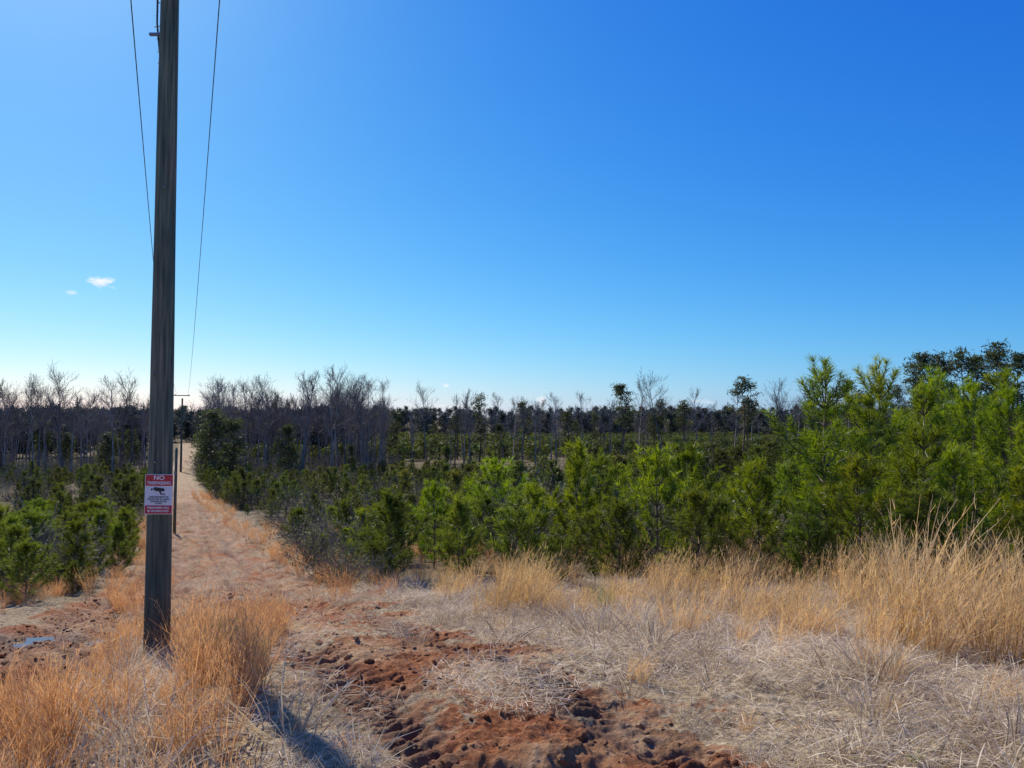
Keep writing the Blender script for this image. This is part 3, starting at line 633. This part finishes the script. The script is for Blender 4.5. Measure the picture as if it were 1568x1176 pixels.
box('cable_bracket',(-.15,0,EYE-zb+4.03),(.16,.03,.03),M_steel,up,.004)
far_pole=pole(-42.0,94,9.3,.14,.10,EYE+3.45,(0,0))
e=bpy.data.objects.new('wooden_post',None);sc.collection.objects.link(e);wx,wy=-13.15,29;e.location=(wx,wy,zat(wx,wy))
cyl('post_shaft',[(0,0,-.2),(0,0,1.5),(.01,0,3.3),(.01,0,3.38)],[.06,.056,.05,.02],M_pole,14,e,.06)
box('post_tag',(0,-.065,2.4),(.09,.012,.12),M_steel,e,.002)
def wire(name,f,d0,d1,r):
    pts=[];n=90
    for k in range(n+1):
        d=d0+(d1-d0)*(k/n)**1.6;pts.append(f(d))
    return cyl(name,pts,[r]*(n+1),M_wire,6)
wire('power_line',lambda d:(-.444*d+.42,d,EYE+3.3+.00078*(d-78)**2),7.45,93.5,.010)
wire('power_line',lambda d:(-.444*d-.98-.012*max(0,min(d-8,60-d)),d,EYE+3.3+.00082*(d-78)**2),7.0,93.5,.010)
# ------------------------------------------------------------ sign
M_red=plain('sign_red',(.55,.02,.035),.35);M_white=plain('sign_white',(.80,.80,.80),.35);M_black=plain('sign_black',(.02,.02,.022),.4)
sg=bpy.data.objects.new('no_trespassing_sign',None);sc.collection.objects.link(sg)
sg.location=(PX+.045,PY-.132,EYE-.722);sg.rotation_euler=(0,math.radians(.6),math.radians(3))
W_,H_=.272,.395
def plate(name,x0,x1,z0,z1,yy,mat,r=.012):
    pts=[]
    for cx,cz,a0 in ((x1-r,z1-r,0),(x0+r,z1-r,90),(x0+r,z0+r,180),(x1-r,z0+r,270)):
        for k in range(6):
            a=math.radians(a0+k*18);pts.append((cx+r*math.cos(a),cz+r*math.sin(a)))
    n=len(pts);V=[(a,yy,b) for a,b in pts]+[(a,yy+.0012,b) for a,b in pts]
    F=[tuple(range(n))[::-1],tuple(range(n,2*n))]+[(k,(k+1)%n,n+(k+1)%n,n+k) for k in range(n)]
    me=bpy.data.meshes.new(name);me.from_pydata(V,[],F);me.update();me.materials.append(mat);o=bpy.data.objects.new(name,me);sc.collection.objects.link(o);o.parent=sg;return o
plate('sign_panel',-W_/2,W_/2,-H_/2,H_/2,0,M_white)
plate('red_header',-W_/2+.006,W_/2-.006,H_/2-.115,H_/2-.006,-.0022,M_red,.008)
plate('red_footer',-W_/2+.006,W_/2-.006,-H_/2+.006,-H_/2+.088,-.0022,M_red,.008)
def text(s,x,z,size,mat,y=-.0048,sx=1,bold=.0006):
    c=bpy.data.curves.new('t','FONT');c.body=s;c.size=size;c.align_x='CENTER';c.align_y='CENTER';c.offset=bold
    o=bpy.data.objects.new('t',c);sc.collection.objects.link(o);dg=bpy.context.evaluated_depsgraph_get();me=bpy.data.meshes.new_from_object(o.evaluated_get(dg))
    bpy.data.objects.remove(o);o=bpy.data.objects.new('lettering',me);me.materials.clear();me.materials.append(mat);sc.collection.objects.link(o)
    o.location=(x,y,z);o.rotation_euler=(math.pi/2,0,0);o.scale=(sx,1,1);o.parent=sg
text('NO',0,H_/2-.036,.058,M_white,sx=1.15,bold=.0016);text('TRESPASSING',0,H_/2-.087,.042,M_white,sx=.92,bold=.0012)
text('THIS PROPERTY IS',0,-.028,.022,M_black,sx=1.05);text('PROTECTED BY VIDEO',0,-.050,.021,M_black);text('SURVEILLANCE',0,-.072,.022,M_black,sx=1.05);text('24 HOUR',0,-.092,.017,M_black)
text('TRESPASSERS WILL',0,-H_/2+.064,.026,M_white,bold=.0009);text('BE PROSECUTED',0,-H_/2+.032,.028,M_white,bold=.0009)
def poly(name,P,mat,y=-.0036):
    n=len(P);me=bpy.data.meshes.new(name);me.from_pydata([(a,y,b) for a,b in P],[],[tuple(range(n))]);me.update();me.materials.append(mat);o=bpy.data.objects.new(name,me);sc.collection.objects.link(o);o.parent=sg
poly('camera_icon_body',[(-.055,.050),(-.045,.072),(.052,.058),(.058,.036),(.045,.028),(-.03,.030)],M_black)
poly('camera_icon_lens',[(-.062,.036),(-.057,.054),(-.074,.058),(-.08,.040)],M_black)
poly('camera_icon_mount',[(.0,.029),(.018,.029),(.03,.006),(.062,.006),(.062,-.004),(.02,-.004)],M_black,-.0040)
for (a,b) in ((0,H_/2-.012),(0,-H_/2+.012)):
    cyl('sign_screw',[(a,-.003,b),(a,-.009,b)],[.006,.004],M_steel,10,sg)
# ------------------------------------------------------------ light
w=bpy.data.worlds.new('sky');sc.world=w;w.use_nodes=True;nt=w.node_tree;N=nt.nodes;L=nt.links;N.clear()
out=N.new('ShaderNodeOutputWorld');bg=N.new('ShaderNodeBackground');sk=N.new('ShaderNodeTexSky');sk.sky_type='NISHITA';sk.sun_disc=False
sk.sun_elevation=math.radians(SUN_EL);sk.sun_rotation=math.radians(SUN_AZ);sk.altitude=100;sk.air_density=1.0;sk.dust_density=.5;sk.ozone_density=2.5
STR=.12
bg.inputs['Strength'].default_value=STR
sp=N.new('ShaderNodeSeparateColor');L.new(sk.outputs[0],sp.inputs[0]);cb=N.new('ShaderNodeCombineColor')
for i,(g_,p_) in enumerate([(.60,2.0),(.76,1.2),(.99,.50)]):
    a=N.new('ShaderNodeMath');a.operation='MULTIPLY';a.inputs[1].default_value=STR;L.new(sp.outputs[i],a.inputs[0])
    b=N.new('ShaderNodeMath');b.operation='POWER';b.inputs[1].default_value=p_;L.new(a.outputs[0],b.inputs[0])
    c=N.new('ShaderNodeMath');c.operation='MULTIPLY';c.inputs[1].default_value=g_/STR;L.new(b.outputs[0],c.inputs[0]);L.new(c.outputs[0],cb.inputs[i])
tc=N.new('ShaderNodeTexCoord')
last=cb.outputs[0]
nz=N.new('ShaderNodeTexNoise');nz.inputs['Scale'].default_value=60;nz.inputs['Detail'].default_value=7;nz.inputs['Roughness'].default_value=.65;mp_=N.new('ShaderNodeMapping');mp_.inputs['Scale'].default_value=(1,1,2.6);L.new(tc.outputs['Generated'],mp_.inputs[0]);L.new(mp_.outputs[0],nz.inputs['Vector'])
def cloud(s,t,rx,rz,amt):
    global last
    v=Vector((s,1,t)).normalized()
    mp=N.new('ShaderNodeVectorMath');mp.operation='SUBTRACT';L.new(tc.outputs['Generated'],mp.inputs[0]);mp.inputs[1].default_value=v
    ml=N.new('ShaderNodeVectorMath');ml.operation='MULTIPLY';L.new(mp.outputs[0],ml.inputs[0]);ml.inputs[1].default_value=(1/rx,1/rx,1/rz)
    ln=N.new('ShaderNodeVectorMath');ln.operation='LENGTH';L.new(ml.outputs[0],ln.inputs[0])
    a=N.new('ShaderNodeMath');a.operation='SUBTRACT';a.inputs[0].default_value=1.0;L.new(ln.outputs['Value'],a.inputs[1])
    n3=N.new('ShaderNodeMath');n3.operation='MULTIPLY_ADD';n3.inputs[1].default_value=2.6;n3.inputs[2].default_value=-.8;L.new(nz.outputs[0],n3.inputs[0])
    b=N.new('ShaderNodeMath');b.operation='ADD';L.new(a.outputs[0],b.inputs[0]);L.new(n3.outputs[0],b.inputs[1])
    r=N.new('ShaderNodeMapRange');r.inputs['From Min'].default_value=.8;r.inputs['From Max'].default_value=1.5;r.inputs['To Max'].default_value=amt;L.new(b.outputs[0],r.inputs[0])
    gt=N.new('ShaderNodeMath');gt.operation='MULTIPLY';L.new(r.outputs[0],gt.inputs[0])
    g2=N.new('ShaderNodeMapRange');g2.inputs['From Min'].default_value=-.25;g2.inputs['From Max'].default_value=.2;L.new(a.outputs[0],g2.inputs[0]);L.new(g2.outputs[0],gt.inputs[1])
    mx=N.new('ShaderNodeMixRGB');L.new(gt.outputs[0],mx.inputs[0]);L.new(last,mx.inputs[1]);mx.inputs[2].default_value=(8,8.2,8.6,1);last=mx.outputs[0]
cloud(-.561,.190,.022,.010,.95);cloud(-.60,.176,.010,.004,.6);cloud(-.089,.049,.010,.005,.8);cloud(.039,.028,.013,.007,.9);cloud(.249,.027,.03,.005,.6);cloud(-.074,.020,.05,.006,.6)
L.new(last,bg.inputs['Color']);L.new(bg.outputs[0],out.inputs[0])
S=Vector((math.sin(math.radians(SUN_AZ))*math.cos(math.radians(SUN_EL)),math.cos(math.radians(SUN_AZ))*math.cos(math.radians(SUN_EL)),math.sin(math.radians(SUN_EL))))
ld=bpy.data.lights.new('sun','SUN');ld.energy=5.0;ld.angle=math.radians(.5);ld.color=(1,.93,.80);lo=bpy.data.objects.new('sun',ld);sc.collection.objects.link(lo);lo.rotation_euler=S.to_track_quat('Z','Y').to_euler();lo.location=(-30,20,40)
print('objects',len(sc.objects))
